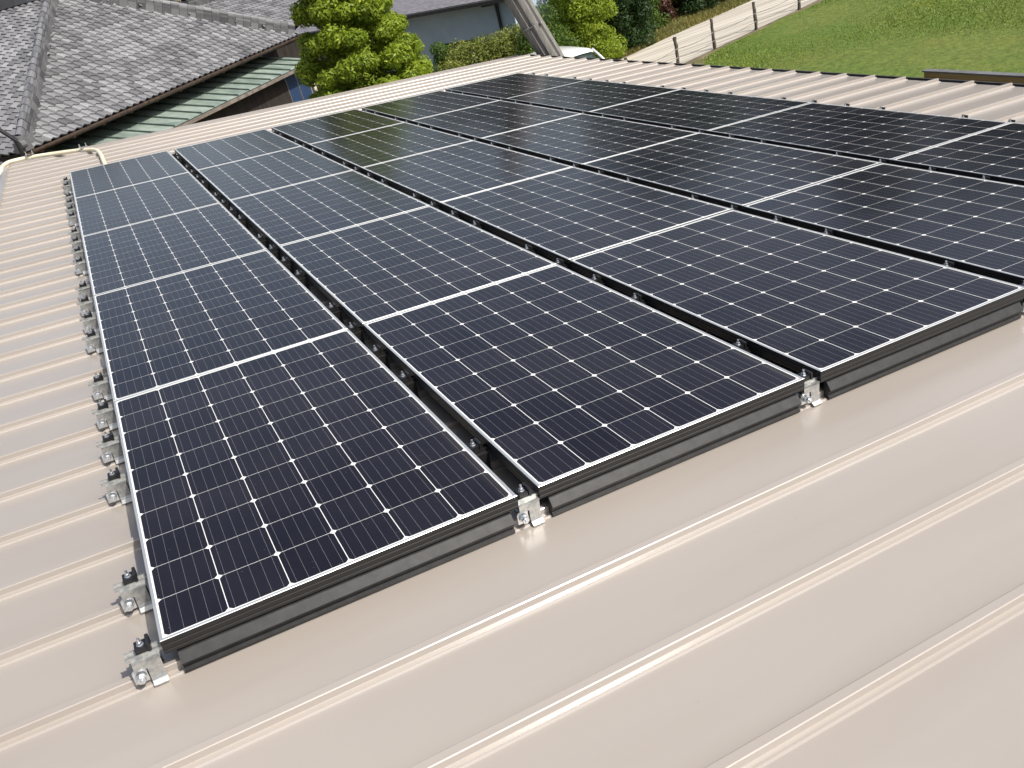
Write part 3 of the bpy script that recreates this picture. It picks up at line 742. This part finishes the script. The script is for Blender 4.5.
mb = MB(); mb.box((-.10, -.09, ZE+.0), (.12, .05, ZE+.16)); mb.cyl((.0, -.08, ZE+.17), (.03, .06, ZE+.17), .07, None, 14); mb.cyl((-.12, -.12, ZE+.12), (-.04, -.14, ZE+.12), .06, None, 10); mb.tint = [(.25,)*3]*len(mb.f)
mb.build('ridge_end_tile', TL.m, house, bevel=0)
RUST = noisy('rusty_gutter', (.035, .022, .017), (.10, .065, .045), 7, .7, .1, .2)
mb = MB()
sec = [(math.cos(math.pi+math.pi*i/8)*.055, math.sin(math.pi+math.pi*i/8)*.055) for i in range(9)]+[(math.cos(-math.pi*i/8)*.047, math.sin(-math.pi*i/8)*.047) for i in range(9)]
mb.prism([(-.075+y, ZE-.02+z) for y, z in sec], 0, -.1, EL+.05)
gt = mb.build('gutter', RUST, house)
for i in range(12):
    mb = MB(); mb.prism([(.0, ZE-.02), (-.015, ZE-.02), (-.015, ZE-.078), (-.14, ZE-.078), (-.14, ZE-.086), (0, ZE-.086)], 0, .2+i*.73, .225+i*.73)
    mb.build('gutter_hook', RUST, gt)
mb = MB(); mb.box((.7, .7, 0), (EL-.7, 8.5, ZE-.09)); mb.build('wall', DW, house)
# green lean-to along the near side
CU = NT('verdigris_sheet'); f = CU.noise(3, 5, .6, CU.mapping(CU.obj(), (1, .6, 1))); CU.p(CU.ramp(f, [(.35, (.15, .20, .17)), (.65, (.32, .38, .33))]), .5, .15); CU.bump(f, .1, .01)
lx0, lx1 = 1.0, 8.0; ly0, ly1 = -.66, .68; lz0 = 2.4; lp = .22
lt = MB()
def lz(y): return lz0+(y-ly0)*lp
lt.face([(lx0, ly0, lz(ly0)), (lx1, ly0, lz(ly0)), (lx1, ly1, lz(ly1)), (lx0, ly1, lz(ly1))])
lt.face([(lx0, ly0, lz(ly0)-.03), (lx1, ly0, lz(ly0)-.03), (lx1, ly1, lz(ly1)-.03), (lx0, ly1, lz(ly1)-.03)])
x = lx0
while x < lx1+.01:
    k = len(lt.v)
    for y in (ly0, ly1):
        for dx, dz in ((-.012, 0), (-.010, .03), (.010, .03), (.012, 0)): lt.v.append((x+dx, y, lz(y)+dz))
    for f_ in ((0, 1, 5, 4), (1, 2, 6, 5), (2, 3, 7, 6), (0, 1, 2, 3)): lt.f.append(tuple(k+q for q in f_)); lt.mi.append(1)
    x += .42
lt.mi = lt.mi[:len(lt.f)]
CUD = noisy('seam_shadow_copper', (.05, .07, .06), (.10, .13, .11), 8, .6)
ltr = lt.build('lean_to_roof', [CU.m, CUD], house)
mb = MB(); mb.box((lx0, ly0-.06, lz0-.07), (lx1+.05, ly0-.003, lz0-.012)); mb.build('gutter', noisy('grey_brown_gutter', (.12, .10, .08), (.22, .19, .16), 9, .7), ltr)
mb = MB(); mb.box((lx0+.1, -.46, 0), (6.84, -.38, 2.36)); mb.box((7.72, -.38, 0), (7.80, .6, 2.42)); mb.box((6.84, -.46, 0), (7.8, -.38, .9)); mb.build('boarded_wall', DW, house)
BLU = NT('blue_glazing').p((.03, .055, .12), .15, 0, .6).m
BLL = noisy('pale_blue_sheet', (.20, .30, .44), (.28, .38, .52), 4, .5)
for x0 in (6.86, 7.31):
    mb = MB(); mb.box((x0, -.45, .92), (x0+.42, -.43, 2.34)); w_ = mb.build('window', BLU, house)
    mb = MB()
    for a_ in (x0-.02, x0+.42): mb.box((a_, -.47, .90), (a_+.02, -.43, 2.36))
    mb.box((x0, -.47, .90), (x0+.42, -.43, .92)); mb.build('frame', M['galv'], w_)
mb = MB(); mb.box((7.803, -.44, .1), (7.82, .5, 2.40)); mb.build('side_sheet', BLL, house)
mb = MB(); mb.cyl((7.86, -.5, 0), (7.86, -.5, 2.33), .04, None, 10); mb.build('downpipe', M['cream'], house)

# annex roof behind the clipped tree
an = empty('tiled_annex', (7.17, 30.36, -1.35), (0, 0, hz)); an.scale = (1.3, 1.3, 1.3); tag(an, 'lower tiled outbuilding partly hidden behind the clipped tree', 'building')
mb = MB(); tiles(mb, Vector((0, 0, 2.9)), ex_, ny_, lambda a, b: b < 2.4, 25, 16, .45, 8); mb.build('roof', TL.m, an)
mb = MB(); mb.box((.2, .3, 0), (4.4, 4.4, 2.82)); mb.face([(0, 0, 2.87), (4.6, 0, 2.87), (4.6, 2.4, 3.95), (0, 2.4, 3.95)]); mb.face([(0, 4.8, 2.87), (4.6, 4.8, 2.87), (4.6, 2.4, 3.95), (0, 2.4, 3.95)]); mb.build('wall', DW, an)
mb = MB(); ridge_run(mb, (0, 2.4, 4.02), (4.6, 2.4, 4.02), seed=7); mb.build('main_ridge', TL.m, an)

# tan boundary wall and dark bracket left of the roof
TAN = noisy('tan_plaster', (.34, .27, .16), (.46, .38, .24), 4, .9, 0, .3)
gw = empty('garden_wall', (-1.35, 13.6, 0)); tag(gw, 'tan plastered wall with a tiled coping at the far left beside the house', 'wall')
mb = MB(); mb.box((-.12, -1.4, 0), (.12, 2.6, 2.42)); mb.build('wall', TAN, gw)
mb = MB(); ridge_run(mb, (0, -1.45, 2.5), (0, 2.6, 2.5), w=.3, h=.16, seed=9); mb.build('coping', TL.m, gw)
ap = empty('aerial_mast', (-.60, 12.45, 0)); tag(ap, 'thin dark mast with a slanted arm in front of the tiled roof corner', 'mast')
mb = MB(); mb.cyl((0, 0, 0), (0, 0, 3.25), .022, None, 8); mb.build('mast', M['black'], ap)
mb = MB(); mb.cyl((-.30, .05, 3.66), (.02, 0, 3.20), .028, None, 8); mb.build('arm', M['black'], ap)
shrub('corner_shrub', -2.3, 12.2, 2.0, 3.6, 2.1, L_dark, 12000, .04, 'dark shrub below the left edge of the metal roof', seed=15)
